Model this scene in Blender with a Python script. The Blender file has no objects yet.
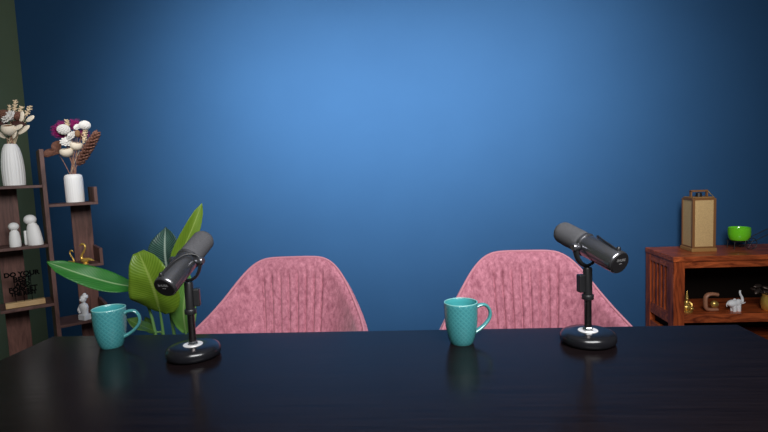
import bpy, bmesh, math, random
import numpy as np
from mathutils import Vector, Matrix
C = bpy.context.scene.collection
SC = bpy.context.scene
R = math.radians
# ------------------------------------------------------------------ camera
PITCH, ROLL, YAW, FPX = 5.0, 2.4, 4.5, 512.0
CAM = Vector((0, 0, 1.18))
_t, _r, _w = R(PITCH), R(ROLL), R(YAW)
_F = Vector((-math.sin(_w), math.cos(_w), 0)); _rt0 = Vector((math.cos(_w), math.sin(_w), 0)); _Z = Vector((0, 0, 1))
FWD = _F * math.cos(_t) - _Z * math.sin(_t); _up0 = _F * math.sin(_t) + _Z * math.cos(_t)
RT = _rt0 * math.cos(_r) - _up0 * math.sin(_r); UP = _up0 * math.cos(_r) + _rt0 * math.sin(_r)
cd = bpy.data.cameras.new('camera'); cam = bpy.data.objects.new('camera', cd); C.objects.link(cam)
cd.sensor_width = 36; cd.lens = FPX / 768 * 36; cd.clip_start = 0.02
m = Matrix((RT, UP, -FWD)).transposed().to_4x4(); m.translation = CAM; cam.matrix_world = m
SC.camera = cam
# ------------------------------------------------------------------ world, lamps, exposure
wd = bpy.data.worlds.new('world'); SC.world = wd; wd.use_nodes = True
wd.node_tree.nodes['Background'].inputs[0].default_value = (0.75, 0.85, 1, 1)
wd.node_tree.nodes['Background'].inputs[1].default_value = 0.05
SC.view_settings.view_transform = 'Standard'; SC.view_settings.look = 'None'
SC.view_settings.gamma = 1; SC.view_settings.use_curve_mapping = False
SC.view_settings.exposure = 0.0
def area(name, loc, target, sx, sy, power, spread=180, col=(1, 1, 1)):
    l = bpy.data.lights.new(name, 'AREA'); l.shape = 'RECTANGLE'; l.size = sx; l.size_y = sy
    l.energy = power; l.spread = R(spread); l.color = col
    o = bpy.data.objects.new(name, l); C.objects.link(o); o.location = loc
    o.rotation_euler = (Vector(target) - Vector(loc)).to_track_quat('-Z', 'Y').to_euler()
    return o
area('left_softbox_light', (-.84, .9, 2.75), (-.84, 3.4, 1.66), 1.0, .8, 34.5, 57)
area('right_softbox_light', (.50, .9, 2.75), (.50, 3.4, 1.66), 1.0, .8, 28.5, 57)
area('key_softbox_light', (.40, .0, 2.05), (-.25, 2.4, .85), 1.5, .8, 54, 150)
# ------------------------------------------------------------------ helpers
def at(x, y, Y):
    d = FWD * FPX + RT * (x - 384) - UP * (y - 216)
    return CAM + d * (Y / d.y)
def V(*a): return Vector(a)
def link(o, parent=None):
    C.objects.link(o)
    if parent is not None: o.parent = parent
    return o
def obj(name, bm, mat, parent=None, smooth=True, loc=None, bevel=0, sub=0, recalc=True):
    if recalc: bmesh.ops.recalc_face_normals(bm, faces=bm.faces[:])
    me = bpy.data.meshes.new(name); bm.to_mesh(me); bm.free()
    for p in me.polygons: p.use_smooth = smooth
    me.materials.append(mat)
    o = link(bpy.data.objects.new(name, me), parent)
    if loc is not None: o.location = loc
    if bevel:
        b = o.modifiers.new('bevel', 'BEVEL'); b.width = bevel; b.segments = 3; b.limit_method = 'ANGLE'; b.angle_limit = R(40)
    if sub:
        s = o.modifiers.new('sub', 'SUBSURF'); s.levels = s.render_levels = sub
    if smooth and not sub:
        try:
            me.set_sharp_from_angle(angle=R(42))
        except Exception: pass
    return o
def tag(o, label, cat, group=None, kind=None):
    if label: o['label'] = label
    if cat: o['category'] = cat
    if group: o['group'] = group
    if kind: o['kind'] = kind
    return o
def thing(name, label, cat, loc=(0, 0, 0), rz=0, group=None):
    o = bpy.data.objects.new(name, None); C.objects.link(o); o.location = loc; o.rotation_euler = (0, 0, rz)
    o.empty_display_size = 0.05
    return tag(o, label, cat, group)
def dup(root, loc, rz, label):
    r = root.copy(); C.objects.link(r); r.location = loc; r.rotation_euler = (0, 0, rz); r['label'] = label
    for ch in list(root.children):
        c = ch.copy(); C.objects.link(c); c.parent = r
        for g in list(ch.children):
            d = g.copy(); C.objects.link(d); d.parent = c
    return r
def struct(name, bm, mat, smooth=False):
    o = obj(name, bm, mat, smooth=smooth); o['kind'] = 'structure'; return o
def box(bm, lo, hi, M=None):
    (x0, y0, z0), (x1, y1, z1) = lo, hi
    vs = [Vector(p) for p in ((x0, y0, z0), (x1, y0, z0), (x1, y1, z0), (x0, y1, z0), (x0, y0, z1), (x1, y0, z1), (x1, y1, z1), (x0, y1, z1))]
    if M is not None: vs = [M @ v for v in vs]
    b = [bm.verts.new(v) for v in vs]
    for f in ((3, 2, 1, 0), (4, 5, 6, 7), (0, 1, 5, 4), (1, 2, 6, 5), (2, 3, 7, 6), (3, 0, 4, 7)): bm.faces.new([b[i] for i in f])
    return bm
def B(lo, hi, M=None): return box(bmesh.new(), lo, hi, M)
def lathe(prof, n=40, bm=None, M=None, rfun=None):
    """prof: (r, z) from bottom to top; r=0 ends close the surface. UV: u=angle, v=profile."""
    bm = bm or bmesh.new(); uv = bm.loops.layers.uv.verify(); rings = []
    for r, z in prof:
        if r < 1e-6: rings.append([bm.verts.new(M @ V(0, 0, z) if M else V(0, 0, z))]); continue
        ring = []
        for i in range(n):
            a = 2 * math.pi * i / n; rr = r * (rfun(a, z) if rfun else 1)
            p = V(rr * math.cos(a), rr * math.sin(a), z); ring.append(bm.verts.new(M @ p if M else p))
        rings.append(ring)
    K = len(prof) - 1
    for k in range(K):
        A, Bq = rings[k], rings[k + 1]
        for i in range(n):
            j = (i + 1) % n
            if len(A) == 1 and len(Bq) == 1: continue
            if len(A) == 1: vs = [A[0], Bq[j], Bq[i]]; uvs = [(i / n, k / K), ((i + 1) / n, (k + 1) / K), (i / n, (k + 1) / K)]
            elif len(Bq) == 1: vs = [A[i], A[j], Bq[0]]; uvs = [(i / n, k / K), ((i + 1) / n, k / K), (i / n, (k + 1) / K)]
            else: vs = [A[i], A[j], Bq[j], Bq[i]]; uvs = [(i / n, k / K), ((i + 1) / n, k / K), ((i + 1) / n, (k + 1) / K), (i / n, (k + 1) / K)]
            f = bm.faces.new(vs)
            for l, q in zip(f.loops, uvs): l[uv].uv = q
    return bm
def frame(a, hint=None):
    a = Vector(a).normalized(); h = Vector(hint) if hint is not None else (V(0, 0, 1) if abs(a.z) < .9 else V(1, 0, 0))
    p = a.cross(h).normalized(); q = p.cross(a).normalized()
    return a, p, q
def axisM(o, a, hint=None):
    a, p, q = frame(a, hint); M = Matrix((p, q, a)).transposed().to_4x4()
    if M.determinant() < 0: M = Matrix((-p, q, a)).transposed().to_4x4()
    M.translation = Vector(o); return M
def smooth_path(pts, n=6):
    pts = [Vector(p) for p in pts]
    if len(pts) < 3: return pts
    out = []; P = [pts[0] * 2 - pts[1]] + pts + [pts[-1] * 2 - pts[-2]]
    for i in range(1, len(P) - 2):
        for k in range(n):
            t = k / n; a, b, c, d = P[i - 1], P[i], P[i + 1], P[i + 2]
            out.append(.5 * ((2 * b) + (c - a) * t + (2 * a - 5 * b + 4 * c - d) * t * t + (3 * b - a - 3 * c + d) * t ** 3))
    out.append(pts[-1]); return out
def tube(pts, rad, n=10, bm=None, sm=6, closed=False, flat=1.0, hint=None):
    bm = bm or bmesh.new(); P = smooth_path(pts, sm) if sm and len(pts) > 2 else [Vector(p) for p in pts]
    if closed: P = P[:-1] if (P[0] - P[-1]).length < 1e-6 else P
    N = len(P); rr = rad if hasattr(rad, '__len__') else [rad, rad]
    rs = np.interp(np.linspace(0, 1, N), np.linspace(0, 1, len(rr)), rr)
    rings = []; prev = None
    for i in range(N):
        t = (P[(i + 1) % N] - P[i - 1]) if closed else (P[min(i + 1, N - 1)] - P[max(i - 1, 0)])
        t = t.normalized() if t.length > 0 else V(0, 0, 1)
        if prev is None:
            _, p, q = frame(t, hint)
        else:
            p = prev - t * prev.dot(t); p.normalize(); q = p.cross(t).normalized()
        prev = p
        rings.append([bm.verts.new(P[i] + p * math.cos(2 * math.pi * k / n) * rs[i] * flat + q * math.sin(2 * math.pi * k / n) * rs[i]) for k in range(n)])
    for i in range(N if closed else N - 1):
        A, D = rings[i], rings[(i + 1) % N]
        for k in range(n): bm.faces.new((A[k], A[(k + 1) % n], D[(k + 1) % n], D[k]))
    if not closed:
        bm.faces.new(rings[0][::-1]); bm.faces.new(rings[-1])
    return bm
def blob(c, r, bm=None, seg=20, rings=14, M=None, noise=0, seed=0):
    """ellipsoid with per-axis radii, optional lumpy surface"""
    bm = bm or bmesh.new(); r = (r, r, r) if not hasattr(r, '__len__') else r; rnd = random.Random(seed)
    c = Vector(c); rows = []
    def P(th, ph):
        k = 1 + (noise * (rnd.random() - .5) if noise else 0)
        v = V(r[0] * math.sin(th) * math.cos(ph), r[1] * math.sin(th) * math.sin(ph), r[2] * math.cos(th)) * k
        if M is not None: v = M @ v
        return bm.verts.new(c + v)
    for i in range(rings + 1):
        th = math.pi * i / rings
        rows.append([P(th, 0)] if i in (0, rings) else [P(th, 2 * math.pi * k / seg) for k in range(seg)])
    for i in range(rings):
        A, D = rows[i], rows[i + 1]
        for k in range(seg):
            j = (k + 1) % seg
            if len(A) == 1: bm.faces.new((A[0], D[k], D[j]))
            elif len(D) == 1: bm.faces.new((A[k], D[0], A[j]))
            else: bm.faces.new((A[k], D[k], D[j], A[j]))
    return bm
def lathe_axis(prof, o, a, n=32, bm=None, rfun=None): return lathe(prof, n, bm, axisM(o, a), rfun)
# ------------------------------------------------------------------ materials
def mat(name, col, rough=.5, metal=0, spec=.5, **kw):
    m = bpy.data.materials.new(name); m.use_nodes = True; b = m.node_tree.nodes['Principled BSDF']
    b.inputs['Base Color'].default_value = (*col, 1); b.inputs['Roughness'].default_value = rough
    b.inputs['Metallic'].default_value = metal; b.inputs['Specular IOR Level'].default_value = spec
    for k, v in kw.items(): b.inputs[k.replace('_', ' ')].default_value = v
    return m
def N(m, t, **kw):
    n = m.node_tree.nodes.new(t)
    for k, v in kw.items(): setattr(n, k, v)
    return n
def L(m, a, b): m.node_tree.links.new(a, b)
def bsdf(m): return m.node_tree.nodes['Principled BSDF']
def noise_col(m, c0, c1, scale, stretch=(1, 1, 1), detail=5, lo=.3, hi=.7, coord='Object', distort=0, rough=.6):
    tc = N(m, 'ShaderNodeTexCoord'); mp = N(m, 'ShaderNodeMapping'); mp.inputs['Scale'].default_value = stretch
    nz = N(m, 'ShaderNodeTexNoise'); nz.inputs['Scale'].default_value = scale; nz.inputs['Detail'].default_value = detail
    nz.inputs['Distortion'].default_value = distort; nz.inputs['Roughness'].default_value = rough
    cr = N(m, 'ShaderNodeValToRGB'); e = cr.color_ramp.elements
    e[0].position = lo; e[0].color = (*c0, 1); e[1].position = hi; e[1].color = (*c1, 1)
    L(m, tc.outputs[coord], mp.inputs[0]); L(m, mp.outputs[0], nz.inputs[0]); L(m, nz.outputs[0], cr.inputs[0])
    L(m, cr.outputs[0], bsdf(m).inputs['Base Color'])
    return nz, cr
def bump(m, src, strength=.2, dist=.002):
    b = N(m, 'ShaderNodeBump'); b.inputs['Strength'].default_value = strength; b.inputs['Distance'].default_value = dist
    L(m, src, b.inputs['Height']); L(m, b.outputs[0], bsdf(m).inputs['Normal']); return b
def s2l(r, g, b): return tuple(((c / 255) / 12.92 if c / 255 < .04045 else ((c / 255 + .055) / 1.055) ** 2.4) for c in (r, g, b))

M_wall = mat('blue_paint', (.0225, .072, .163), .7, spec=.08)
nz, _ = noise_col(M_wall, (.0208, .069, .160), (.0222, .073, .168), 3, detail=4)
M_green = mat('green_paint', (.055, .082, .048), .6, spec=.3)
noise_col(M_green, (.128, .170, .098), (.140, .186, .108), 3)
M_ceil = mat('ceiling_paint', (.6, .6, .6), .8)
M_floor = mat('floor_tile', (.12, .11, .10), .45)
noise_col(M_floor, (.10, .09, .08), (.15, .135, .12), 4)
M_table = mat('black_table_wood', (.012, .012, .014), .30, spec=.13)
nz, cr = noise_col(M_table, (.004, .0025, .003), (.009, .006, .0065), 6, (1, 22, 1), 7)
bump(M_table, nz.outputs[0], .12, .001)
rr = N(M_table, 'ShaderNodeMapRange'); rr.inputs[3].default_value = .15; rr.inputs[4].default_value = .28
L(M_table, nz.outputs[0], rr.inputs[0]); L(M_table, rr.outputs[0], bsdf(M_table).inputs['Roughness'])
M_pink = mat('pink_velvet', (.42, .13, .18), .8, spec=.2, Sheen_Weight=.5, Sheen_Roughness=.4)
bsdf(M_pink).inputs['Sheen Tint'].default_value = (1, .75, .8, 1)
nz, cr = noise_col(M_pink, (.19, .045, .075), (.66, .275, .345), 72, (1, 1, .6), 10, .30, .72, distort=.25, rough=.78)
bump(M_pink, nz.outputs[0], .25, .003)
M_piping = mat('pink_piping', (.50, .21, .26), .7, spec=.2)
M_leg = mat('black_leg_metal', (.01, .01, .01), .4)
M_walnut = mat('walnut_board', (.06, .03, .02), .5, spec=.3)
nz, _ = noise_col(M_walnut, (.060, .028, .024), (.165, .082, .068), 9, (1.5, 1.5, .5), 8, distort=1.5)
M_walnutd = mat('dark_walnut_panel', (.06, .03, .02), .5, spec=.3)
noise_col(M_walnutd, (.065, .027, .021), (.175, .078, .060), 12, (2.5, 2.5, .35), 8, distort=2)
M_sheesham = mat('reddish_sheesham_wood', (.2, .06, .02), .35, spec=.45)
nz, _ = noise_col(M_sheesham, (.10, .015, .005), (.56, .120, .032), 7, (.7, 3.2, 3.2), 8, .32, .68, distort=2.0)
M_sheeshamv = mat('reddish_sheesham_upright', (.2, .06, .02), .35, spec=.45)
noise_col(M_sheeshamv, (.085, .012, .004), (.46, .092, .024), 7, (3.2, 3.2, .6), 8, .32, .68, distort=2.0)
M_shadedwood = mat('shaded_cabinet_wood', (.005, .003, .002), .7, spec=.1)  # dark wood taken near black: the cabinet's interior shade is in the colour
M_white = mat('white_matte_ceramic', (.86, .845, .825), .55)
M_plaster = mat('white_plaster', (.84, .84, .85), .6)
M_gold = mat('polished_gold', (.90, .58, .13), .34, .65)
M_goldpot = mat('hammered_gold', (.85, .52, .10), .22, .9)
M_brass = mat('dark_brass', (.62, .40, .11), .30, .75)
M_black = mat('black_plastic', (.012, .012, .013), .38)
M_blackgloss = mat('black_gloss_enamel', (.008, .008, .010), .22)
M_micbody = mat('charcoal_metal_tube', (.21, .21, .225), .27, .9)
M_foam = mat('charcoal_foam', (.060, .060, .066), .9, spec=.2)
nz, _ = noise_col(M_foam, (.055, .055, .059), (.085, .085, .092), 400, detail=2); bump(M_foam, nz.outputs[0], .5, .001)
M_cap = mat('black_end_cap', (.01, .009, .010), .45)
M_silver = mat('silver_steel', (.7, .7, .72), .25, 1)
M_poled = mat('dark_chrome_pole', (.26, .23, .23), .25, 1)
M_badge = mat('white_metal_badge', (.72, .70, .70), .4, .2)
M_print = mat('grey_print', (.16, .155, .155), .6)
M_mesh_letters = mat('black_letter_metal', (.003, .003, .003), .9, spec=.03)
M_signwood = mat('pale_sign_wood', (.55, .36, .16), .6)
noise_col(M_signwood, (.45, .27, .11), (.62, .43, .22), 20, (1, 8, 8))
M_cream = mat('cream_dried_flower', (.62, .48, .31), .75)
M_creaml = mat('pale_cream_petal', (.76, .66, .52), .75)
M_offwhite = mat('off_white_petal', (.70, .67, .635), .8)
M_podin = mat('brown_pod_inside', (.22, .11, .05), .8)
M_brown = mat('brown_dried_pod', (.13, .050, .030), .7)
noise_col(M_brown, (.07, .025, .016), (.19, .078, .048), 60)
M_dkbrown = mat('dark_brown_leaf', (.05, .016, .012), .6)
M_magenta = mat('magenta_dried_grass', (.30, .006, .125), .85)
M_stem = mat('dry_stem', (.34, .17, .11), .75)
M_teal = mat('teal_glaze', (.03, .30, .33), .16, spec=.5, Coat_Weight=.3)
M_tealin = mat('teal_glaze_inside', (.047, .275, .29), .18)
M_rim = mat('pale_teal_rim', (.17, .42, .41), .25)
uvn = N(M_teal, 'ShaderNodeUVMap'); sx = N(M_teal, 'ShaderNodeSeparateXYZ'); L(M_teal, uvn.outputs[0], sx.inputs[0])
def mth(m, op, a, b=None):
    n = N(m, 'ShaderNodeMath', operation=op)
    for i, q in enumerate((a, b)):
        if q is None: continue
        if isinstance(q, (int, float)): n.inputs[i].default_value = q
        else: L(m, q, n.inputs[i])
    return n.outputs[0]
_u = mth(M_teal, 'MULTIPLY', sx.outputs[0], 2 * math.pi * 10); _v = mth(M_teal, 'MULTIPLY', sx.outputs[1], 34.0)
_a = mth(M_teal, 'ABSOLUTE', mth(M_teal, 'SINE', mth(M_teal, 'ADD', _u, _v))); _b = mth(M_teal, 'ABSOLUTE', mth(M_teal, 'SINE', mth(M_teal, 'SUBTRACT', _u, _v)))
_p = mth(M_teal, 'MINIMUM', _a, _b)
_c = mth(M_teal, 'POWER', _p, .5)
bump(M_teal, _c, .40, .0016)
cr = N(M_teal, 'ShaderNodeValToRGB'); cr.color_ramp.elements[0].color = (.062, .248, .255, 1); cr.color_ramp.elements[1].color = (.037, .190, .208, 1)
L(M_teal, _c, cr.inputs[0]); L(M_teal, cr.outputs[0], bsdf(M_teal).inputs['Base Color'])
M_lime = mat('lime_green_glass', (.17, .66, .02), .12, Coat_Weight=.5)
M_limein = mat('dark_green_inside', (.03, .16, .01), .2)
M_wire = mat('black_wire', (.012, .010, .010), .5)
M_rattan = mat('woven_rattan_cloth', (.42, .27, .11), .8)
_tc = N(M_rattan, 'ShaderNodeTexCoord')
_mp = N(M_rattan, 'ShaderNodeMapping'); L(M_rattan, _tc.outputs['Object'], _mp.inputs[0])
_n1 = N(M_rattan, 'ShaderNodeTexNoise'); _n1.inputs['Scale'].default_value = 170; _n1.inputs['Detail'].default_value = 3; L(M_rattan, _mp.outputs[0], _n1.inputs[0])
_w1 = N(M_rattan, 'ShaderNodeTexWave', bands_direction='Z'); _w1.inputs['Scale'].default_value = 60; _w1.inputs['Distortion'].default_value = 1.5; L(M_rattan, _tc.outputs['Object'], _w1.inputs[0])
_mx = mth(M_rattan, 'ADD', mth(M_rattan, 'MULTIPLY', _n1.outputs[0], .7), mth(M_rattan, 'MULTIPLY', _w1.outputs[1], .3))
_cr = N(M_rattan, 'ShaderNodeValToRGB'); _cr.color_ramp.elements[0].position = .25; _cr.color_ramp.elements[0].color = (.42, .27, .115, 1); _cr.color_ramp.elements[1].position = .75; _cr.color_ramp.elements[1].color = (.62, .42, .19, 1)
L(M_rattan, _mx, _cr.inputs[0]); L(M_rattan, _cr.outputs[0], bsdf(M_rattan).inputs['Base Color'])
M_lframe = mat('lantern_brown_wood', (.20, .085, .026), .45)
M_lpale = mat('lantern_pale_wood', (.32, .165, .05), .5)  # plain paler wood of the base and roof plate
M_cwood = mat('brown_carved_wood', (.34, .15, .085), .5)
M_pewter = mat('dark_pewter', (.10, .075, .065), .4, .8)
M_pot = mat('grey_plant_pot', (.12, .12, .12), .6)
M_soil = mat('dark_soil', (.02, .014, .01), .95)
def leaf_mat(name, c0, c1, rib, rough=.4, trans=.25, vein=.18):
    m = mat(name, c0, rough, spec=.45)
    uv = N(m, 'ShaderNodeUVMap'); s = N(m, 'ShaderNodeSeparateXYZ'); L(m, uv.outputs[0], s.inputs[0])
    av = mth(m, 'ABSOLUTE', mth(m, 'SUBTRACT', s.outputs[1], .5))
    veins = mth(m, 'SINE', mth(m, 'SUBTRACT', mth(m, 'MULTIPLY', s.outputs[0], 150), mth(m, 'MULTIPLY', av, 60)))
    nz = N(m, 'ShaderNodeTexNoise'); nz.inputs['Scale'].default_value = 3; L(m, uv.outputs[0], nz.inputs[0])
    f = mth(m, 'ADD', mth(m, 'MULTIPLY', veins, vein), nz.outputs[0])
    cr = N(m, 'ShaderNodeValToRGB'); e = cr.color_ramp.elements; e[0].position = .2; e[1].position = .8
    e[0].color = (*c0, 1); e[1].color = (*c1, 1); L(m, f, cr.inputs[0])
    mr = N(m, 'ShaderNodeMapRange'); mr.inputs[1].default_value = .012; mr.inputs[2].default_value = .045; mr.inputs[3].default_value = 1; mr.inputs[4].default_value = 0
    L(m, av, mr.inputs[0])
    mx = N(m, 'ShaderNodeMix', data_type='RGBA'); L(m, mr.outputs[0], mx.inputs[0]); L(m, cr.outputs[0], mx.inputs[6]); mx.inputs[7].default_value = (*rib, 1)
    L(m, mx.outputs[2], bsdf(m).inputs['Base Color']); bump(m, veins, .15, .002)
    if trans:
        t = N(m, 'ShaderNodeBsdfTranslucent'); L(m, mx.outputs[2], t.inputs[0]); ms = N(m, 'ShaderNodeMixShader'); ms.inputs[0].default_value = trans
        out = m.node_tree.nodes['Material Output']; L(m, bsdf(m).outputs[0], ms.inputs[1]); L(m, t.outputs[0], ms.inputs[2]); L(m, ms.outputs[0], out.inputs[0])
    return m
M_leaf_lime = leaf_mat('yellow_green_leaf', (.125, .235, .014), (.20, .325, .030), (.30, .42, .08))
M_leaf_mid = leaf_mat('mid_green_leaf', (.020, .17, .022), (.045, .25, .035), (.30, .50, .22))
M_leaf_dark = leaf_mat('dark_green_leaf', (.010, .036, .030), (.075, .15, .12), (.36, .45, .38), .28, .05, .30)
M_leaf_pale = leaf_mat('pale_green_leaf', (.10, .26, .045), (.17, .36, .08), (.30, .46, .16))
M_leaf_low = leaf_mat('olive_green_leaf', (.04, .10, .015), (.07, .15, .02), (.12, .22, .05))
M_stalk = mat('green_stalk', (.10, .22, .06), .5)
# ------------------------------------------------------------------ room
XL, XR, YB, YF, ZC = -2.725, 3.1, 3.40, -2.6, 2.9
struct('wall_back', B((XL - .1, YB, 0), (XR + .1, YB + .1, ZC)), M_wall)
struct('wall_left', B((XL - .1, YF, 0), (XL, YB, ZC)), M_green)
struct('floor', B((XL - .1, YF, -.1), (XR + .1, YB + .1, 0)), M_floor)
struct('ceiling', B((XL - .1, YF, ZC), (XR + .1, YB + .1, ZC + .1)), M_ceil)
# ------------------------------------------------------------------ table
TX0, TX1, TY0, TY1, TZ = -1.069, .793, .42, 1.351, .75
t = thing('table', 'long black wooden table across the foreground carrying the mugs and microphones', 'table', (-.138, .885, 0))
o_ = V(-.138, .885, 0)
obj('tabletop', B((TX0 - o_.x, TY0 - o_.y, .715), (TX1 - o_.x, TY1 - o_.y, TZ)), M_table, t, False, bevel=.003)
for x0 in (TX0 + .05, TX1 - .12):
    for y0 in (TY0 + .05, TY1 - .12):
        obj('leg', B((x0 - o_.x, y0 - o_.y, 0), (x0 + .07 - o_.x, y0 + .07 - o_.y, .715)), M_table, t, False, bevel=.003)
bm = bmesh.new()
for lo, hi in (((TX0 + .12, TY0 + .07, .63), (TX1 - .12, TY0 + .095, .715)), ((TX0 + .12, TY1 - .095, .63), (TX1 - .12, TY1 - .07, .715)),
               ((TX0 + .07, TY0 + .12, .63), (TX0 + .095, TY1 - .12, .715)), ((TX1 - .095, TY0 + .12, .63), (TX1 - .07, TY1 - .12, .715))):
    box(bm, Vector(lo) - o_, Vector(hi) - o_)
obj('apron', bm, M_table, t, False)
# ------------------------------------------------------------------ chairs
def chair_profile():
    pts = np.array([(0, 0, .873), (.07, 0, .873), (.115, .002, .869), (.148, .014, .852), (.176, .034, .825), (.203, .062, .790), (.232, .108, .745),
                    (.260, .168, .706), (.282, .24, .678), (.296, .33, .660), (.300, .42, .648)])
    s = np.concatenate(([0], np.cumsum(np.hypot(np.diff(pts[:, 0]), np.diff(pts[:, 1])))))
    n = 161; S = np.linspace(0, s[-1], n); D = np.stack([np.interp(S, s, pts[:, k]) for k in range(3)], 1)
    full = np.concatenate([(D * [-1, 1, 1])[::-1], D[1:]])
    k = np.exp(-np.linspace(-2, 2, 27) ** 2); k /= k.sum()
    pad = np.concatenate([2 * full[:1] - full[13:0:-1], full, 2 * full[-1:] - full[-2:-15:-1]])
    sm = np.stack([np.convolve(pad[:, i], k, 'valid') for i in range(3)], 1)
    return sm
def make_chair(label):
    t = thing('tub_chair', label, 'chair', group='pink tub chairs')
    P = chair_profile(); n = len(P); nv = 26
    tx = np.gradient(P[:, 0]); ty = np.gradient(P[:, 1]); ln = np.hypot(tx, ty)
    nx, ny = ty / ln, -tx / ln                      # outward (away from the sitter): +x side -> +x, back -> -y(forward)
    bm = bmesh.new(); grid_in = []; grid_out = []
    ends = np.clip(np.minimum(np.arange(n), np.arange(n)[::-1]) / 20.0, 0, 1)
    for i in range(n):
        ci, co = [], []
        for j in range(nv + 1):
            v = j / nv; z = .40 + (P[i, 2] - .40) * v
            k = .80 + .20 * v ** .8; sh = .085 * (1 - v) ** 1.2
            th = (.030 - .012 * v) * (.35 + .65 * math.sqrt(ends[i])) * (1 if v < .93 else math.sqrt(max(0, 1 - ((v - .93) / .07) ** 2)) * .9 + .1)
            x = P[i, 0] * k; y = P[i, 1] * (1 - .12 * (1 - v)) + sh
            g = 0
            if j > 0 and v < .93:
                for q in range(8):
                    gx = (q - 3.5) * .0335
                    g += math.exp(-((x / k - gx) / .0042) ** 2)
                g *= min(1, max(0, (.9 - v) / .05))
                if abs(P[i, 0]) > .14: g = 0
            tin = th - g * .011
            ci.append(bm.verts.new((x - nx[i] * tin, -(y - ny[i] * tin), z)))
            co.append(bm.verts.new((x + nx[i] * th, -(y + ny[i] * th), z)))
        grid_in.append(ci); grid_out.append(co)
    for i in range(n - 1):
        for j in range(nv):
            bm.faces.new((grid_in[i][j], grid_in[i + 1][j], grid_in[i + 1][j + 1], grid_in[i][j + 1]))
            bm.faces.new((grid_out[i][j + 1], grid_out[i + 1][j + 1], grid_out[i + 1][j], grid_out[i][j]))
        bm.faces.new((grid_in[i][nv], grid_in[i + 1][nv], grid_out[i + 1][nv], grid_out[i][nv]))
        bm.faces.new((grid_out[i][0], grid_out[i + 1][0], grid_in[i + 1][0], grid_in[i][0]))
    for i in (0, n - 1):
        for j in range(nv): bm.faces.new((grid_in[i][j], grid_in[i][j + 1], grid_out[i][j + 1], grid_out[i][j]))
    sh = obj('shell', bm, M_pink, t, True)
    tag(sh, 'curved velvet back and arms with vertical channel stitching', None)
    pip = [V(P[i, 0], -P[i, 1], P[i, 2] + .001) for i in range(3, n - 3, 3)]
    obj('piping', tube(pip, .0042, 8, sm=0), M_piping, t)
    bm = bmesh.new(); box(bm, (-.215, -.44, .36), (.215, -.08, .47))
    obj('seat_cushion', bm, M_pink, t, True, bevel=.04)
    obj('seat_base', B((-.20, -.41, .335), (.20, -.09, .36)), M_leg, t, False)
    for sx_ in (-1, 1):
        for y0, y1 in ((-.38, -.44), (-.11, -.05)):
            obj('leg', tube([V(sx_ * .16, y0, .337), V(sx_ * .235, y1, 0)], [.017, .010], 12, sm=0), M_leg, t)
    return t
ch = make_chair('pink velvet tub chair behind the left microphone, beside the leafy plant')
ch.location = (-.492, 1.86, 0)
dup(ch, (.352, 1.85, 0), R(-4), 'pink velvet tub chair behind the right microphone, nearer the wooden cabinet')
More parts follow.
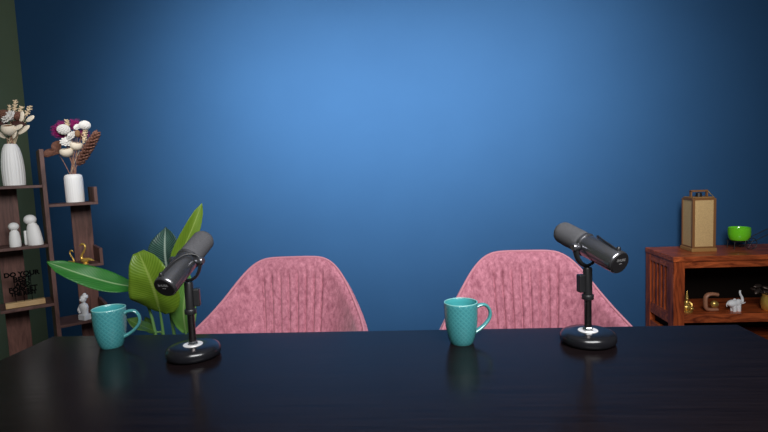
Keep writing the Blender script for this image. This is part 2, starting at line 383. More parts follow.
# ------------------------------------------------------------------ microphones
def text_bm(s, size, ext, offset=0, align='CENTER'):
    cu = bpy.data.curves.new('txt', 'FONT'); cu.body = s; cu.size = size; cu.extrude = ext; cu.offset = offset
    cu.align_x = align; cu.align_y = 'CENTER'; cu.resolution_u = 3
    o = bpy.data.objects.new('txt', cu); C.objects.link(o)
    dg = bpy.context.evaluated_depsgraph_get(); me = bpy.data.meshes.new_from_object(o.evaluated_get(dg))
    bm = bmesh.new(); bm.from_mesh(me); bpy.data.objects.remove(o); bpy.data.curves.remove(cu); bpy.data.meshes.remove(me)
    return bm
def make_mic(label, base, a, zc, clampdir):
    t = thing('desk_microphone', label, 'microphone', base, group='black desk microphones')
    o = obj('base', lathe([(0, 0), (.056, 0), (.062, .003), (.0645, .009), (.0640, .018), (.0605, .0245), (.053, .0280), (.03, .0290), (0, .0290)], 64), M_blackgloss, t)
    bd = obj('badge', lathe([(.012, .0288), (.0225, .0288), (.0232, .0297), (.0225, .0307), (.012, .0307)], 40), M_badge, t); tag(bd, 'white metal ring around the foot of the pole', None)
    obj('pole', lathe([(.0086, .029), (.0086, .13), (0, .13)], 20), M_poled, t)
    obj('pole_nut', lathe([(0, .029), (.0118, .029), (.0118, .036), (.0098, .038), (0, .038)], 6), M_silver, t)
    obj('collar', lathe([(0, .106), (.0130, .106), (.0138, .107), (.0138, .1165), (.0130, .1175), (0, .1175)], 24), M_black, t)
    zu = zc - base[2] - .052
    obj('upper_pole', lathe([(0, .118), (.0105, .118), (.0105, zu - .004), (.0092, zu), (0, zu)], 24), M_black, t)
    cdv = Vector(clampdir).normalized(); Mx = Matrix.Rotation(math.atan2(cdv.y, cdv.x), 4, 'Z')
    cl = obj('height_clamp', B((.009, -.009, .124), (.0245, .009, .124 + .043), Mx), M_black, t, False, bevel=.003)
    # head
    a, p, q = frame(a, (0, 0, 1)); c = V(0, 0, zc - base[2])
    yk = [c + p * .037 * math.cos(th) - V(0, 0, 1) * .048 * math.sin(th) for th in np.linspace(0, math.pi, 17)]
    y_ = obj('yoke', tube(yk, .0036, 10, sm=2, flat=1.9, hint=None), M_black, t)
    for s_ in (-1, 1):
        obj('knob', lathe_axis([(0, .028), (.008, .028), (.0095, .033), (.0095, .043), (.007, .046), (0, .046)], c, p * s_, 18), M_micbody, y_)
    bd = obj('body', lathe_axis([(0, -.096), (.0245, -.096), (.0265, -.094), (.0268, -.090), (.0268, -.004), (.0260, -.002), (.0260, .001), (.0285, .003), (.0285, .010), (.0262, .012), (0, .012)], c, a, 48), M_micbody, t)
    ec = obj('end_cap', lathe_axis([(0, -.0985), (.0238, -.0985), (.0248, -.0975), (.0248, -.092), (0, -.092)], c, a, 48), M_cap, t)
    # lettering on the end cap, readable from behind the microphone
    right = a.cross(q).normalized() ; M = Matrix((right, q, -a)).transposed().to_4x4(); M.translation = c - a * .0987
    for s, sz, dy in (('SHURE', .0085, .007), ('SM7B', .0040, -.0015)):
        tb = text_bm(s, sz, .0002, .0002 if sz > .005 else 0); bmesh.ops.translate(tb, vec=(0, dy, 0), verts=tb.verts[:]); bmesh.ops.transform(tb, matrix=M, verts=tb.verts[:])
        obj('lettering', tb, M_print, ec, False)
    ws = [(0, .012), (.0245, .012), (.0268, .016)] + [(.0275, .02 + .0045 * k) for k in range(13)] + [(.0275 - .0273 * (1 - math.cos(th)), .078 + .022 * math.sin(th)) for th in np.linspace(.1, math.pi / 2, 10)]
    ws[-1] = (0, .100)
    obj('windscreen', lathe_axis(ws, c, a, 40), M_foam, t)
    cb = [c + p * .042, c + p * .031 + a * .002 + q * .016, c + p * .014 - a * .012 + q * .0275, c + p * .002 - a * .038 + q * .0295, c - p * .003 - a * .066 + q * .0292, c - p * .004 - a * .082 + q * .027]
    obj('cable', tube(cb, .0024, 8), M_black, t)
    obj('switch_boot', lathe_axis([(0, 0), (.0055, 0), (.0045, .008), (.0025, .010), (0, .010)], c - p * .002 - a * .086 + q * .0245, q, 14), M_black, t)
    return t
make_mic('black desk microphone at left, beside the left teal mug, angled right', (-.572, 1.176, TZ), (.165, .86, .48), .986, (1, .25, 0))
make_mic('black desk microphone at right, in front of the right pink chair, angled left', (.382, 1.232, TZ), (-.455, .838, .29), .985, (-1, -.2, 0))
# ------------------------------------------------------------------ mugs
def make_mug(label, loc, rz):
    t = thing('mug', label, 'mug', loc, rz, 'teal mugs on the table')
    H = .102
    out = [(0, .003), (.022, .003), (.0235, 0), (.0265, 0), (.0285, .003)]
    for k in range(1, 15):
        v = k / 14; out.append((.0285 + .0125 * (1 - (1 - v) ** 3.0), .003 + (H - .004) * v))
    bo = obj('body', lathe(out + [(.0405, H)], 64), M_teal, t)
    ins = [(.0400, H + .0004), (.0383, H - .002)] + [(.0383 - .0125 * (v ** 3.4), H - .002 - (H - .012) * v) for v in np.linspace(.1, 1, 10)] + [(0, .009)]
    obj('inside', lathe(ins[::-1], 48), M_tealin, t)
    obj('rim', tube([V(.0398 * math.cos(x), .0398 * math.sin(x), H) for x in np.linspace(0, 2 * math.pi, 49)][:-1], .0016, 8, sm=0, closed=True), M_rim, t)
    hp = [V(.036, 0, .084), V(.048, 0, .0905), V(.064, 0, .089), V(.0745, 0, .074), V(.073, 0, .056), V(.060, 0, .040), V(.046, 0, .030), V(.033, 0, .024)]
    obj('handle', tube(hp, [.0052, .0045, .0042, .0042, .0045, .0055], 12, flat=1.5, sm=8), M_teal, t)
    return t
mg = make_mug('teal patterned mug at left end of table, beside the left microphone', (-.834, 1.259, TZ), R(12))
mg2 = dup(mg, (.082, 1.244, TZ), R(14), 'teal patterned mug in the middle, in front of the right pink chair')
# ------------------------------------------------------------------ plant
PX = at(176, 331, 2.02); px0, py0 = PX.x, 2.02
pl = thing('potted_plant', 'leafy green plant with large paddle leaves standing behind the left microphone', 'plant', (px0, py0, 0))
Pl = V(px0, py0, 0)
pot = obj('pot', lathe([(0, 0), (.095, 0), (.10, .01), (.135, .24), (.142, .25), (.142, .27), (.132, .27), (.125, .235), (0, .235)], 40), M_pot, pl)
obj('soil', lathe([(0, .236), (.125, .236), (.1, .248), (0, .252)], 24), M_soil, pl)
def leaf(mid, hw, normal, m, fold=.18, wave=.004, prof=None, stalk=None, seed=0, label=None, tipcurl=0):
    P = smooth_path([p - Pl for p in mid], 12); n = len(P); nv = 14; bm = bmesh.new(); uv = bm.loops.layers.uv.verify(); rows = []
    rnd = random.Random(seed); ph = rnd.random() * 6
    prof = prof or [0.05, .45, .75, .93, 1, .98, .9, .72, .42, .03]
    for i in range(n):
        u = i / (n - 1); tg = (P[min(i + 1, n - 1)] - P[max(i - 1, 0)]).normalized()
        nn = Vector(normal); nn = (nn - tg * nn.dot(tg)).normalized(); sd = tg.cross(nn).normalized()
        w = hw * float(np.interp(u, np.linspace(0, 1, len(prof)), prof))
        row = []
        for j in range(nv + 1):
            v = j / nv * 2 - 1
            off = nn * (fold * w * abs(v) ** 1.3 + wave * math.sin(u * 11 + ph + v * 1.5) * abs(v) - tipcurl * u * u * hw)
            row.append((bm.verts.new(P[i] + sd * w * v + off), (u, j / nv)))
        rows.append(row)
    for i in range(n - 1):
        for j in range(nv):
            q = (rows[i][j], rows[i + 1][j], rows[i + 1][j + 1], rows[i][j + 1]); f = bm.faces.new([k[0] for k in q])
            for l, k in zip(f.loops, q): l[uv].uv = k[1]
    o = obj('leaf', bm, m, pl, True, recalc=False)
    s = o.modifiers.new('solid', 'SOLIDIFY'); s.thickness = .0012
    if label: o['label'] = label
    st = [Vector(k) - Pl for k in stalk] if stalk else None
    if st: obj('stalk', tube(st + [P[0], P[min(4, n - 1)]], [.009, .006, .004, .0025], 10), M_stalk, o)
    return o
root = lambda dx, dy: V(px0 + dx, py0 + dy, .245)
leaf([at(136, 287.5, 1.95), at(112, 283, 1.90), at(82, 274.5, 1.84), at(47, 262, 1.80)], .045, (.15, -.75, .65), M_leaf_mid, .10, .004,
     [.12, .6, .85, .97, 1, .98, .92, .8, .58, .05], [root(-.05, -.03), at(152, 318, 1.97)], 1, 'long mid green leaf reaching left over the bookshelf')
leaf([at(160, 312, 1.93), at(156, 296, 1.88), at(149, 276, 1.85), at(138.5, 252, 1.86)], .094, (.1, -.97, .18), M_leaf_lime, .10, .006,
     [.25, .72, .93, 1, .99, .93, .83, .70, .52, .22], [root(-.02, -.04), at(163, 332, 1.95)], 2, 'broad yellow green leaf facing the camera')
leaf([at(171, 290, 2.10), at(166, 262, 2.12), at(165, 245, 2.13), at(165.5, 227, 2.16)], .080, (-.1, -.95, .2), M_leaf_dark, .16, .005,
     [.2, .6, .9, 1, 1, .95, .85, .68, .42, .03], [root(0, .04), at(172, 320, 2.06)], 3, 'dark green leaf standing behind the others')
leaf([at(172, 276, 2.04), at(181, 254, 2.04), at(192, 229, 2.05), at(202, 203.5, 2.07)], .038, (.35, -.9, -.1), M_leaf_lime, .30, .003,
     [.2, .6, .85, 1, 1, .95, .85, .7, .48, .04], [root(.02, .02), at(170, 310, 2.03)], 4, 'tall narrow yellow green leaf rising above the microphone')
leaf([at(186, 333, 1.98), at(184, 316, 1.96), at(184.5, 300, 1.96), at(189, 274, 1.99)], .060, (-.1, -.97, .15), M_leaf_pale, .14, .005,
     [.2, .7, .92, 1, 1, .95, .86, .7, .46, .05], [root(.03, -.03)], 5, 'pale green leaf behind the microphone pole')
leaf([at(157, 332, 1.98), at(147, 328, 1.95), at(137, 324, 1.92), at(126, 319, 1.90)], .034, (.1, -.5, .85), M_leaf_low, .12, .003,
     None, [root(-.04, -.05), at(164, 340, 1.99)], 6, 'low olive green leaf just above the table edge')
leaf([at(154, 333, 2.0), at(149, 325, 2.02), at(145, 317, 2.04)], .02, (.1, -.8, .5), M_leaf_low, .12, .003, None, [root(-.03, .0)], 7)
# ------------------------------------------------------------------ bookshelf (across the corner)
SA = R(42); P0 = V(-1.785, 2.30, 0)
bs = thing('bookshelf', 'dark brown wooden bookshelf with staggered shelves standing across the left corner', 'bookshelf', P0, SA)
def bx(name, lo, hi, m, par=bs, bev=.0015): return obj(name, B(lo, hi), m, par, False, bevel=bev)
DP = .19
LZ, RZ = [1.183, .899, .613, .327, .06], [1.088, .779, .498, .212]
bx('upright', (-.009, 0, 0), (.009, DP, 1.351), M_walnut)
for z in LZ: bx('shelf', (-.217, 0, z - .013), (-.0092, DP, z), M_walnut)
for z in RZ: bx('shelf', (.0092, 0, z - .013), (.217, DP, z), M_walnut)
for z in RZ: bx('end_lip', (.202, 0, z + .0002), (.217, DP, z + .075), M_walnut)
bx('back_panel', (-.200, DP + .0005, 0), (-.103, DP + .014, 1.183), M_walnutd)
bx('back_panel', (.116, DP + .0005, 0), (.208, DP + .014, 1.088), M_walnutd)
Msh = Matrix.Translation(P0) @ Matrix.Rotation(SA, 4, 'Z')
def sp(s, t, z): return Msh @ V(s, t, z)
SR = V(math.cos(_w), math.sin(_w), 0)      # sideways along the room as seen from the table
SF = V(-SR.y, SR.x, 0)
# vases
def rib(a, z): return 1 + .034 * (abs(math.sin(a * 11)) - .5) * (1 if .01 < z < .18 else .3)
vl = sp(-.112, .075, LZ[0])
o = obj('ribbed_vase', lathe([(0, 0), (.040, 0), (.044, .003), (.0450, .03), (.0455, .06), (.0450, .09), (.0430, .12), (.0390, .15), (.0335, .175), (.027, .190), (.0235, .196), (.021, .196), (.019, .19), (.025, .17), (0, .165)], 132, rfun=rib), M_white, loc=vl)
tag(o, 'tall white ribbed vase on the top left bookshelf board, holding cream dried flowers', 'vase')
vr = sp(.129, .080, RZ[0])
o = obj('cylinder_vase', lathe([(0, 0), (.037, 0), (.0405, .003), (.041, .03), (.0415, .095), (.0410, .121), (.0385, .134), (.032, .140), (.024, .142), (.021, .141), (.021, .125), (.035, .11), (0, .105)], 110, rfun=lambda a, z: 1 + .008 * math.sin(a * 27)), M_white, loc=vr)
tag(o, 'short white cylindrical vase on the upper right bookshelf board, holding magenta and white dried flowers', 'vase')
# dried flowers: one object per stem
def stem_thing(name, label, cat, group, foot, head, mstem, builder, bow=0.0, sr=.0016):
    """empty at the foot; local coords relative to foot; builder(root, tip, direction)"""
    r = thing(name, label, cat, foot, group=group); tip = head - foot
    midp = tip * .55 + V(0, 0, .01) + SR * bow
    obj('stem', tube([V(0, 0, -.03) * 0, midp, tip], [sr, sr * .8], 7), mstem, r)
    builder(r, tip, (tip - midp).normalized()); return r
def ball_head(r_, m, pits=True, flat=.85, seed=1, npet=90):
    def f(root, tip, d):
        bm = blob(tip, (r_ * .86, r_ * .86, r_ * .86 * flat), seg=18, rings=12); g = math.pi * (3 - 5 ** .5)
        for i in range(npet):
            zz = 1 - 2 * (i + .5) / npet; rr = math.sqrt(1 - zz * zz); n_ = V(rr * math.cos(g * i), rr * math.sin(g * i), zz)
            c = tip + V(n_.x * r_ * .86, n_.y * r_ * .86, n_.z * r_ * .86 * flat); blob(c, r_ * .16, bm, 6, 4)
        obj('flower_head', bm, m, root)
    return f
def daisy_head(r_, m, seed=1):
    def f(root, tip, d):
        rnd = random.Random(seed); bm = blob(tip, (r_ * .5, r_ * .5, r_ * .4), seg=12, rings=8); M = axisM(tip, (V(0, -.8, .6) + SR * (rnd.random() - .5)))
        for lay, (n_, rad, tilt) in enumerate(((11, 1, .15), (9, .8, .5), (6, .5, .9))):
            for k in range(n_):
                a = 2 * math.pi * (k + lay * .4) / n_
                dirv = V(math.cos(a) * math.cos(tilt), math.sin(a) * math.cos(tilt), math.sin(tilt))
                Mp = axisM((0, 0, 0), dirv, (0, 0, 1)); blob(M @ (dirv * rad * r_ * .6), (r_ * .22, r_ * .08, r_ * .42), bm, 8, 6, M=(M.to_3x3() @ Mp.to_3x3()))
        obj('flower_head', bm, m, root)
    return f
def pod_head(r_, m, axis, h=.85):
    def f(root, tip, d):
        ax = Vector(axis).normalized()
        pr = [(0, -r_ * h)] + [(r_ * math.sin(t_), -r_ * h * math.cos(t_)) for t_ in np.linspace(.25, 2.2, 14)] + [(r_ * .74, r_ * h * .60), (r_ * .68, r_ * h * .52)]
        cup = obj('seed_pod', lathe_axis(pr, tip, ax, 28), m, root)
        obj('pod_opening', lathe_axis([(r_ * .70, r_ * h * .50), (r_ * .55, r_ * h * .25), (0, r_ * h * .15)][::-1], tip, ax, 24), M_podin, root)
        bm = bmesh.new()
        for k in range(9):
            a_ = 2 * math.pi * k / 9; M_ = axisM(tip, ax); blob(M_ @ V(r_ * .3 * math.cos(a_), r_ * .3 * math.sin(a_), r_ * h * .32), r_ * .13, bm, 6, 5)
        obj('seeds', bm, M_podin, root)
    return f
def tuft_head(r_, m, n_=170, seed=3, up=.4):
    def f(root, tip, d):
        rnd = random.Random(seed); bm = bmesh.new(); b0 = tip - d * r_ * .9
        for i in range(n_):
            v = V(rnd.gauss(0, 1), rnd.gauss(0, 1), rnd.gauss(0, 1)).normalized() * (rnd.random() ** .4) * r_
            e = tip + v; s = b0.lerp(tip, rnd.random() * .7) + v * .15
            tube([s, s.lerp(e, .6) + V(0, 0, .1 * r_), e], [.0006, .0009, .0005], 4, bm, sm=2)
            for q in range(4): blob(s.lerp(e, .55 + .13 * q) + V(rnd.gauss(0, 1), rnd.gauss(0, 1), rnd.gauss(0, 1)) * r_ * .06, .0013, bm, 5, 3)
        obj('flower_plume', bm, m, root)
    return f
def spike_head(length, r_, m, n_=60, ratio=1.0, cone=False):
    def f(root, tip, d):
        bm = bmesh.new(); a, p, q = frame(d); g = math.pi * (3 - 5 ** .5); jr = random.Random(n_)
        tube([tip - a * length * .05, tip + a * length], [r_ * .45, r_ * .3], 8, bm, sm=0)
        for i in range(n_):
            u = (i + .5) / n_; w = r_ * (math.sin(math.pi * min(1, .12 + .83 * u)) ** .5 if cone else .75)
            dv = p * math.cos(g * i) + q * math.sin(g * i); c = tip + a * (length * (u + (jr.random() - .5) * .03)) + dv * w * (.66 + .18 * jr.random())
            M_ = axisM((0, 0, 0), (dv + a * 1.0)).to_3x3()
            blob(c, (r_ * .30 * ratio, r_ * .20 * ratio, r_ * .55), bm, 7, 5, M=M_)
        obj('flower_spike', bm, m, root)
    return f
def paddle_head(length, w, m, axis, normal):
    def f(root, tip, d):
        ax = Vector(axis).normalized(); nn = Vector(normal); nn = (nn - ax * nn.dot(ax)).normalized(); sd = ax.cross(nn); M_ = Matrix((sd, nn, ax)).transposed()
        bm = blob(tip + ax * length * .5, (w, w * .35, length * .55), seg=14, rings=10, M=M_)
        obj('dried_leaf', bm, m, root)
    return f
def heart_head(w, h, m, axis_n):
    def f(root, tip, d):
        nn = Vector(axis_n).normalized(); sd = (SR - nn * SR.dot(nn)).normalized(); up = nn.cross(sd).normalized() * (1 if nn.cross(sd).z > 0 else -1)
        sd, up = sd * .55 + up * .83, up * .55 - sd * .83
        bm = bmesh.new(); rows = []; n_ = 40
        for k in range(9):
            s_ = k / 8; row = []
            for i in range(n_):
                a_ = 2 * math.pi * i / n_; x = 16 * math.sin(a_) ** 3 / 16; y = (13 * math.cos(a_) - 5 * math.cos(2 * a_) - 2 * math.cos(3 * a_) - math.cos(4 * a_)) / 16
                row.append(bm.verts.new(tip + sd * x * w * s_ + up * (y * h * s_ + h * .3) + nn * (w * .28 * (s_ ** 2 - 1) + w * .12)) if k else None)
            rows.append(row)
        c0 = bm.verts.new(tip + up * h * .3 + nn * (-w * .28 + w * .12))
        for i in range(n_):
            j = (i + 1) % n_; bm.faces.new((c0, rows[1][i], rows[1][j]))
            for k in range(1, 8): bm.faces.new((rows[k][i], rows[k + 1][i], rows[k + 1][j], rows[k][j]))
        o = obj('dried_leaf', bm, m, root, recalc=False); s = o.modifiers.new('solid', 'SOLIDIFY'); s.thickness = .004
    return f
KX, KY = 255.0, 218.0
def rel(v, x, y, x0, y0, f=0.0):
    """point on a stem: x,y sideways and up from the vase mouth in steps of about 4 mm, f metres away from the viewer"""
    return v + SR * ((x - x0 - (y - y0) * .105) / KX) + V(0, 0, (y0 - y) / KY) + SF * f
mr_ = vr + V(0, 0, .130); X0, Y0 = 73.2, 176.5
def FR(x, y, f=0): return rel(vr + V(0, 0, .142), x, y, X0, Y0, f)
def footR(i): a = i * 2.4; return mr_ + V(.016 * math.cos(a), .016 * math.sin(a), .0)
gR = 'dried stems in the short white vase'
stem_thing('dried_grass_plume', 'magenta feathery dried plume, leftmost in the short white vase', 'dried flower', gR, footR(0), FR(55.5, 128, .02), M_stem, tuft_head(.050, M_magenta, 420, 3))
stem_thing('dried_grass_plume', 'magenta feathery dried sprig poking up between the two white globe flowers', 'dried flower', gR, footR(1), FR(70.5, 122, .035), M_stem, tuft_head(.035, M_magenta, 170, 4))
stem_thing('dried_grass_plume', 'magenta feathery dried sprig at right, beneath the right white globe flower', 'dried flower', gR, footR(2), FR(82, 133, .03), M_stem, tuft_head(.034, M_magenta, 150, 5))
stem_thing('dried_globe_flower', 'white globe flower in front of the magenta plume, left of the pair', 'dried flower', gR, footR(3), FR(64, 128.5, -.015), M_stem, ball_head(.030, M_offwhite))
stem_thing('dried_globe_flower', 'white globe flower at upper right of the bouquet, right of the pair', 'dried flower', gR, footR(4), FR(88.5, 124.5, 0), M_stem, ball_head(.027, M_offwhite))
stem_thing('dried_daisy', 'small white petalled flower at the centre of the right bouquet', 'dried flower', gR, footR(5), FR(74.5, 136, -.015), M_stem, daisy_head(.030, M_offwhite, 1))
stem_thing('dried_daisy', 'small white petalled flower just above the open cream pod', 'dried flower', gR, footR(6), FR(68, 142, -.02), M_stem, daisy_head(.029, M_offwhite, 2))
stem_thing('dried_daisy', 'small off white flower beside the upper right globe flower', 'dried flower', gR, footR(6.5), FR(77.5, 126, .01), M_stem, daisy_head(.019, M_offwhite, 5))
stem_thing('dried_seed_pod', 'round cream seed pod at right of the bouquet beside the brown cone spike', 'dried flower', gR, footR(7), FR(79, 146, -.01), M_stem, pod_head(.029, M_creaml, (.25, -.05, .95)))
stem_thing('dried_seed_pod', 'open cream seed pod lowest in the short white vase', 'dried flower', gR, footR(8), FR(69, 152.5, -.025), M_stem, pod_head(.031, M_creaml, (-.05, -.22, .95)))
stem_thing('dried_lotus_leaf', 'brown heart shaped cupped leaf reaching left from the short white vase', 'dried leaf', gR, footR(9), FR(56, 152, -.02), M_stem, heart_head(.054, .060, M_brown, (-.1, -.80, .60)))
stem_thing('dried_cone_spike', 'thick brown scaly cone spike leaning right from the short white vase', 'dried flower', gR, footR(10), FR(82, 165, -.005), M_stem, lambda root, tip, d: spike_head(.180, .0225, M_brown, 96, 1.3, True)(root, tip, (SR * .60 + V(0, 0, .85) + SF * .02).normalized()))
stem_thing('dried_seed_stalk', 'cream seed stalk sticking up behind the left white globe flower', 'dried flower', gR, footR(11), FR(67, 125, .0), M_cream, spike_head(.034, .012, M_cream, 16))
stem_thing('dried_seed_stalk', 'cream seed stalk leaning right beside the brown cone spike', 'dried flower', gR, footR(12), FR(86.5, 142, .005), M_cream, lambda root, tip, d: spike_head(.10, .014, M_cream, 34)(root, tip, (SR * .22 + V(0, 0, .95)).normalized()))
stem_thing('dried_bud', 'small brown bud under the upper right globe flower', 'dried flower', gR, footR(13), FR(81.5, 133.5, -.015), M_stem, lambda root, tip, d: obj('bud', blob(tip, (.013, .013, .018), noise=.1), M_podin, root))
# left bouquet
ml_ = vl + V(0, 0, .182); KL = (8.5, 143.5)
def FL(x, y, f=0): return rel(vl + V(0, 0, .196), x, y, KL[0], KL[1], f)
def footL(i): a = i * 2.4; return ml_ + V(.014 * math.cos(a), .014 * math.sin(a), 0)
gL = 'dried stems in the tall ribbed vase'
stem_thing('dried_seed_pod', 'large open cream seed pod right above the ribbed vase', 'dried flower', gL, footL(0), FL(12.2, 129, -.03), M_stem, pod_head(.031, M_creaml, (.1, -.30, .95), .95))
stem_thing('dried_hydrangea', 'brown dried bloom at the left edge of the ribbed vase bouquet', 'dried flower', gL, footL(1), FL(2, 114, 0), M_stem, ball_head(.029, M_brown))
stem_thing('dried_hydrangea', 'brown dried bloom right of the white fluffy flower in the ribbed vase', 'dried flower', gL, footL(2), FL(16.8, 115.5, .01), M_stem, ball_head(.025, M_brown))
stem_thing('dried_fluffy_flower', 'white fluffy flower in the middle of the ribbed vase bouquet', 'dried flower', gL, footL(3), FL(9.5, 117, -.01), M_stem, daisy_head(.038, M_offwhite, 3))
stem_thing('dried_leaf_spray', 'dark brown broad leaf left of the large cream pod', 'dried leaf', gL, footL(4), FL(6.5, 123, -.01), M_stem, paddle_head(.055, .022, M_dkbrown, -SR * 1 + V(0, 0, .15), (0, -.5, .85)))
stem_thing('dried_leaf_spray', 'dark brown broad leaf right of the large cream pod', 'dried leaf', gL, footL(5), FL(13, 121.5, -.01), M_stem, paddle_head(.058, .022, M_dkbrown, SR * 1 - V(0, 0, .32), (0, -.5, .85)))
stem_thing('dried_seed_stalk', 'tall cream seed stalk highest in the ribbed vase bouquet', 'dried flower', gL, footL(6), FL(12, 111, .01), M_cream, spike_head(.056, .012, M_cream, 14, 1.2))
stem_thing('dried_seed_stalk', 'cream seed stalk beside the tallest one in the ribbed vase', 'dried flower', gL, footL(7), FL(16, 112, .02), M_cream, spike_head(.034, .012, M_cream, 9, 1.2))
stem_thing('dried_seed_stalk', 'cream seed stalk at upper right of the ribbed vase bouquet', 'dried flower', gL, footL(8), FL(26, 115, .01), M_cream, spike_head(.050, .013, M_cream, 11, 1.3))
stem_thing('dried_seed_stalk', 'thin grey green grass stalk at upper left of the ribbed vase bouquet', 'dried flower', gL, footL(8.4), FL(5, 112, .02), M_cream, spike_head(.04, .010, M_cream, 14, 1.0))
for nm, x, y, ln, w, ax, f in (('pale cream dried petal at far right of the ribbed vase bouquet', 28, 121, .042, .017, (SR * .8 + V(0, 0, .45)), 0),
                               ('pale cream dried petal beside the right dark brown leaf', 21, 121, .046, .018, (SR * .3 + V(0, 0, .95)), .0),
                               ('long pale cream petal bending right below the dark brown leaf', 21, 133.5, .062, .018, (SR * .8 + V(0, 0, .5)), -.015),
                               ('pale cream petal lowest at the right of the cream pod', 15.5, 138, .046, .015, (SR * .35 + V(0, 0, .9)), -.02),
                               ('pale cream petal just right of the large cream pod', 17.5, 130, .048, .016, (SR * .8 + V(0, 0, .35)), -.03),
                               ('pale cream petal low at the left edge beside the cream pod', 4, 137, .048, .013, (-SR * .8 + V(0, 0, .6)), -.01)):
    stem_thing('dried_petal', nm, 'dried flower', gL, footL(len(nm)), FL(x, y, f), M_cream, paddle_head(ln, w * .75, M_creaml, ax, (0, -.9, .3)))
# figurines
def figurine(label, p, rb, hb, rh, rx):
    t = thing('figurine', label, 'figurine', p, R(-10), 'white figurines on the left shelf')
    obj('body', lathe([(0, 0), (rb * .95, 0), (rb, .003), (rb * 1.0, hb * .3), (rb * .93, hb * .6), (rb * .78, hb * .85), (rb * .5, hb * .97), (0, hb)], 36), M_white, t)
    obj('head', blob((rx, 0, hb + rh[2] * .78), rh), M_white, t)
    return t
figurine('small white rounded figurine with ball head, the shorter one on the left shelf', sp(-.134, .05, LZ[1]), .0235, .080, (.0215, .0215, .0195), 0)
fg = thing('figurine', 'tall white rounded figurine leaning its head left, the taller one on the left shelf', 'figurine', sp(-.058, .05, LZ[1]), R(-5), 'white figurines on the left shelf')
bm = lathe([(0, 0), (.033, 0), (.0345, .003), (.034, .03), (.031, .06), (.026, .088), (.018, .103), (0, .108)], 36)
for v in bm.verts: v.co.x += -.010 * (v.co.z / .11) + .005; v.co.y *= .85
obj('body', bm, M_white, fg)
obj('head', blob((-.014, 0, .121), (.0275, .026, .024)), M_white, fg)
bm = bmesh.new(); box(bm, (-.046, -.014, 0), (-.033, .014, .070)); obj('arm', bm, M_white, fg, True, bevel=.005)
# sign
sg = thing('word_sign', 'black metal word sign on a pale wooden block, standing on the lower left shelf', 'sign', sp(-.118, .05, LZ[2]), SA)
obj('block', B((-.078, -.018, 0), (.078, .018, .024)), M_signwood, sg, False, bevel=.002)
z = .166
for s, sz in (('DO YOUR', .030), ('BEST', .034), ('AND', .026), ('FORGET', .030), ('THE REST', .024)):
    z -= sz * .40
    tb = text_bm(s, sz, .0018, .0016); bmesh.ops.rotate(tb, verts=tb.verts[:], cent=(0, 0, 0), matrix=Matrix.Rotation(R(90), 3, 'X')); bmesh.ops.translate(tb, verts=tb.verts[:], vec=(-.004, 0, z))
    obj('lettering', tb, M_mesh_letters, sg, False); z -= sz * .40
bm = bmesh.new()
for x in (-.036, -.004, .028): box(bm, (x - .0015, .0018, .022), (x + .0015, .0035, .145))
obj('support_rod', bm, M_mesh_letters, sg, False)
# swans
def swan(label, p, k, rz):
    t = thing('swan_ornament', label, 'ornament', p, rz, 'gold swans on the bookshelf')
    bm = blob((0, 0, .020 * k), (.030 * k, .015 * k, .014 * k))
    for v in bm.verts:
        if v.co.x > 0: v.co.z += .25 * v.co.x * v.co.x / (.03 * k) * 1.2; v.co.y *= 1 - .5 * v.co.x / (.03 * k)
    obj('body', bm, M_gold, t)
    obj('tail', tube([V(.018, 0, .024) * k, V(.036, 0, .024) * k, V(.055, 0, .019) * k], [.009 * k, .006 * k, .002 * k], 10, flat=1.5), M_gold, t)
    obj('foot', lathe([(0, 0), (.016 * k, 0), (.012 * k, .006 * k), (.006 * k, .012 * k), (0, .014 * k)], 20), M_gold, t)
    obj('neck', tube([V(-.020, 0, .022) * k, V(-.024, 0, .042) * k, V(-.008, 0, .066) * k, V(.006, 0, .088) * k, V(.002, 0, .105) * k, V(-.013, 0, .110) * k, V(-.024, 0, .103) * k], [.008 * k, .0065 * k, .005 * k, .0045 * k, .005 * k, .006 * k, .004 * k], 10), M_gold, t)
    obj('beak', tube([V(-.023, 0, .104) * k, V(-.034, 0, .096) * k], [.0035 * k, .001 * k], 8, sm=0), M_brass, t)
    return t
swan('larger gold swan ornament on the middle right bookshelf board, neck curled over', sp(.142, .03, RZ[1]), .92, R(-8))
swan('smaller gold swan ornament left of the larger gold swan', sp(.082, .04, RZ[1]), .68, R(165))
# statuette
st = thing('statuette', 'small white plaster bust statuette on the lower right bookshelf board', 'statuette', sp(.118, .035, RZ[2]), R(-20))
st.scale = (.84, .84, .90)
obj('plinth', B((-.030, -.024, 0), (.030, .024, .032)), M_plaster, st, False, bevel=.004)
bm = lathe([(0, .030), (.026, .030), (.024, .045), (.030, .062), (.033, .075), (.026, .088), (.012, .094), (.011, .104), (0, .106)], 28)
for v in bm.verts: v.co.y *= .65; v.co.x += .004 * math.sin(v.co.z * 60)
obj('torso', bm, M_plaster, st)
hd = obj('head', blob((.004, -.004, .119), (.0155, .018, .021), noise=.03), M_plaster, st)
bm = blob((.006, .004, .130), (.020, .019, .014), noise=.22, seed=4); blob((-.016, 0, .118), (.011, .010, .014), bm, noise=.2, seed=5); blob((.010, .002, .142), (.010, .010, .009), bm, noise=.2, seed=6)
obj('hair', bm, M_plaster, st)
obj('nose', blob((.003, -.023, .117), (.003, .004, .006)), M_plaster, hd)
obj('arm', tube([V(-.030, 0, .080), V(-.034, -.012, .055), V(-.012, -.022, .045)], [.009, .008, .006], 10), M_plaster, st)
